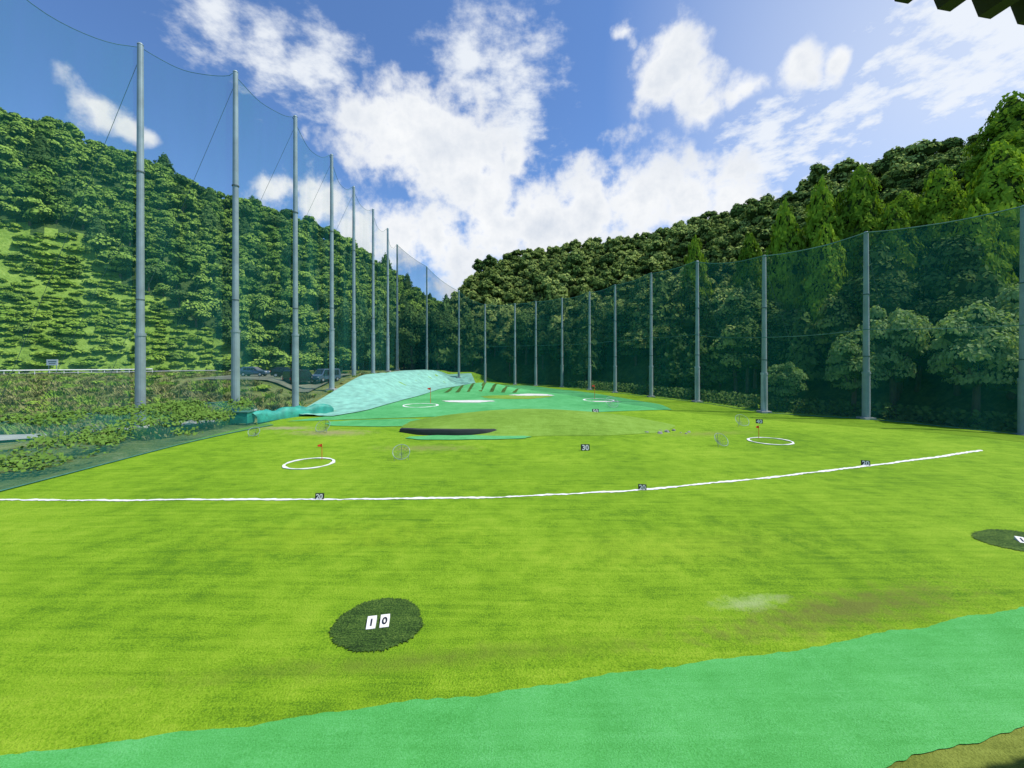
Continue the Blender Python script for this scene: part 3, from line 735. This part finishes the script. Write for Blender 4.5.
mb=MB(); mb.box(RPt(-3,7.0,4.3),(54,5.0,.25),'concrete',math.atan2(uy,ux)); mb.build('deck',tb)

# ---------------------------------------------------------------- sky & light
S=Vector((.50,-.04,.85)).normalized(); el=math.asin(S.z); az=math.atan2(S.x,S.y)
w=bpy.data.worlds.new('World'); scene.world=w; w.use_nodes=True; nt=w.node_tree; nt.nodes.clear()
w.cycles.sampling_method='MANUAL'; w.cycles.sample_map_resolution=256
out=nt.nodes.new('ShaderNodeOutputWorld'); bg=nt.nodes.new('ShaderNodeBackground'); bg.inputs[1].default_value=.12
sky=N(nt,'ShaderNodeTexSky'); sky.sky_type='NISHITA'; sky.sun_disc=False; sky.sun_elevation=el; sky.sun_rotation=az; sky.altitude=200; sky.air_density=1.0; sky.dust_density=.5; sky.ozone_density=3.0
tc=N(nt,'ShaderNodeTexCoord'); D=tc.outputs['Generated']
nz=noise_node(nt,D,5.0,3,.6)
sub=N(nt,'ShaderNodeVectorMath',operation='SUBTRACT'); nt.links.new(nz.outputs['Color'],sub.inputs[0]); sub.inputs[1].default_value=(.5,.5,.5)
sc=N(nt,'ShaderNodeVectorMath',operation='SCALE'); nt.links.new(sub.outputs[0],sc.inputs[0]); sc.inputs['Scale'].default_value=.12
ad=N(nt,'ShaderNodeVectorMath',operation='ADD'); nt.links.new(D,ad.inputs[0]); nt.links.new(sc.outputs[0],ad.inputs[1]); DW=ad.outputs[0]
def blobs(lst):
    cur=None
    for a,b,r in lst:
        v=Vector((a,1,b)).normalized(); r=r*v.y
        d=N(nt,'ShaderNodeVectorMath',operation='DISTANCE'); nt.links.new(DW,d.inputs[0]); d.inputs[1].default_value=v
        k=math_(nt,'MULTIPLY_ADD',d.outputs['Value'],-1/r,1.0)
        cur=k if cur is None else math_(nt,'MAXIMUM',cur,k)
    return math_(nt,'MAXIMUM',cur,-1.0)
cum=[(-.28,.55,.19),(-.18,.53,.20),(-.10,.46,.18),(-.22,.60,.14),(-.05,.42,.15),(.03,.50,.08),(-.28,.30,.15),(-.18,.31,.18),(-.05,.34,.19),(.07,.35,.17),(.19,.36,.17),(.32,.37,.17),(.44,.39,.15),(.54,.40,.12),(-.6,.42,.10),(-.5,.38,.10),(-.4,.31,.12),
     (-1.06,.66,.08),(-.97,.62,.07),(.38,.74,.12),(.45,.69,.08),(.70,.72,.07),(.80,.74,.06),(.50,.64,.08),(.58,.68,.06),(.27,.8,.05),(-.92,.59,.05)]
veil=[(.9,.63,.20),(1.05,.68,.26),(1.2,.74,.34),(.78,.58,.18),(1.25,.85,.34),(.64,.53,.14),(-.1,.73,.14),(0,.69,.16),(-.62,.80,.13),(-.48,.75,.12),(.02,.60,.13),(1.1,.95,.28),(-.75,.85,.12)]
nA=noise_node(nt,D,9.0,7,.60)
m1=blobs(cum)
dens=math_(nt,'MULTIPLY_ADD',nA.outputs[0],2.3,-1.15)
dens=math_(nt,'ADD',dens,m1)
mr=N(nt,'ShaderNodeMapRange'); mr.interpolation_type='SMOOTHSTEP'; nt.links.new(dens,mr.inputs[0]); mr.inputs[1].default_value=.15; mr.inputs[2].default_value=.68
c1=mr.outputs[0]
sx=N(nt,'ShaderNodeSeparateXYZ'); nt.links.new(D,sx.inputs[0])
zz=math_(nt,'ADD',math_(nt,'MAXIMUM',sx.outputs[2],0.0),.12)
cx=math_(nt,'DIVIDE',sx.outputs[0],zz); cy=math_(nt,'DIVIDE',sx.outputs[1],zz)
cb=N(nt,'ShaderNodeCombineXYZ'); nt.links.new(cx,cb.inputs[0]); nt.links.new(cy,cb.inputs[1])
nC=noise_node(nt,cb.outputs[0],11.0,5,.62); nD=noise_node(nt,cb.outputs[0],1.8,4,.6)
m2=blobs(veil)
v=math_(nt,'MULTIPLY_ADD',nC.outputs[0],1.8,-1.05); v=math_(nt,'MULTIPLY_ADD',nD.outputs[0],1.4,math_(nt,'ADD',v,-.72)); v=math_(nt,'MULTIPLY_ADD',m2,.75,v)
mr2=N(nt,'ShaderNodeMapRange'); mr2.interpolation_type='SMOOTHSTEP'; nt.links.new(v,mr2.inputs[0]); mr2.inputs[1].default_value=-.16; mr2.inputs[2].default_value=.65; mr2.inputs[4].default_value=.88
hz=N(nt,'ShaderNodeVectorMath',operation='DISTANCE'); nt.links.new(D,hz.inputs[0]); hz.inputs[1].default_value=Vector((1.3,1,.85)).normalized()
hzf=math_(nt,'MULTIPLY',math_(nt,'MULTIPLY_ADD',hz.outputs['Value'],-1.35,.80),.8,clamp=True)
c2=math_(nt,'MAXIMUM',mr2.outputs[0],hzf)
shade=math_(nt,'MULTIPLY_ADD',nA.outputs[0],.9,math_(nt,'MULTIPLY',dens,.30))
cr=N(nt,'ShaderNodeMapRange'); nt.links.new(shade,cr.inputs[0]); cr.inputs[1].default_value=.50; cr.inputs[2].default_value=1.02
ccol=mixc(nt,cr.outputs[0],(8.2,8.3,8.4),(5.5,6.0,6.8))
skc=mixc(nt,1.0,sky.outputs[0],(.95,1.20,1.5),'MULTIPLY')
col=mixc(nt,c2,skc,(7.7,8.0,8.3)); col=mixc(nt,c1,col,ccol)
nt.links.new(col,bg.inputs[0]); nt.links.new(bg.outputs[0],out.inputs[0])
sd=bpy.data.lights.new('sun','SUN'); sd.energy=4.7; sd.angle=math.radians(.5); sd.color=(1,.96,.9)
so=link(bpy.data.objects.new('sun',sd)); so.rotation_euler=S.to_track_quat('Z','Y').to_euler(); so.location=(60,30,90)

cd=bpy.data.cameras.new('camera'); cam=link(bpy.data.objects.new('camera',cd)); cam.location=(0,0,6); cam.rotation_euler=(math.radians(90),0,0)
cd.lens=36*400/1024; cd.sensor_width=36; cd.shift_y=-24/1024; cd.clip_end=6000; cd.clip_start=.05
scene.camera=cam
scene.view_settings.view_transform='Standard'; scene.view_settings.look='None'; scene.view_settings.exposure=0
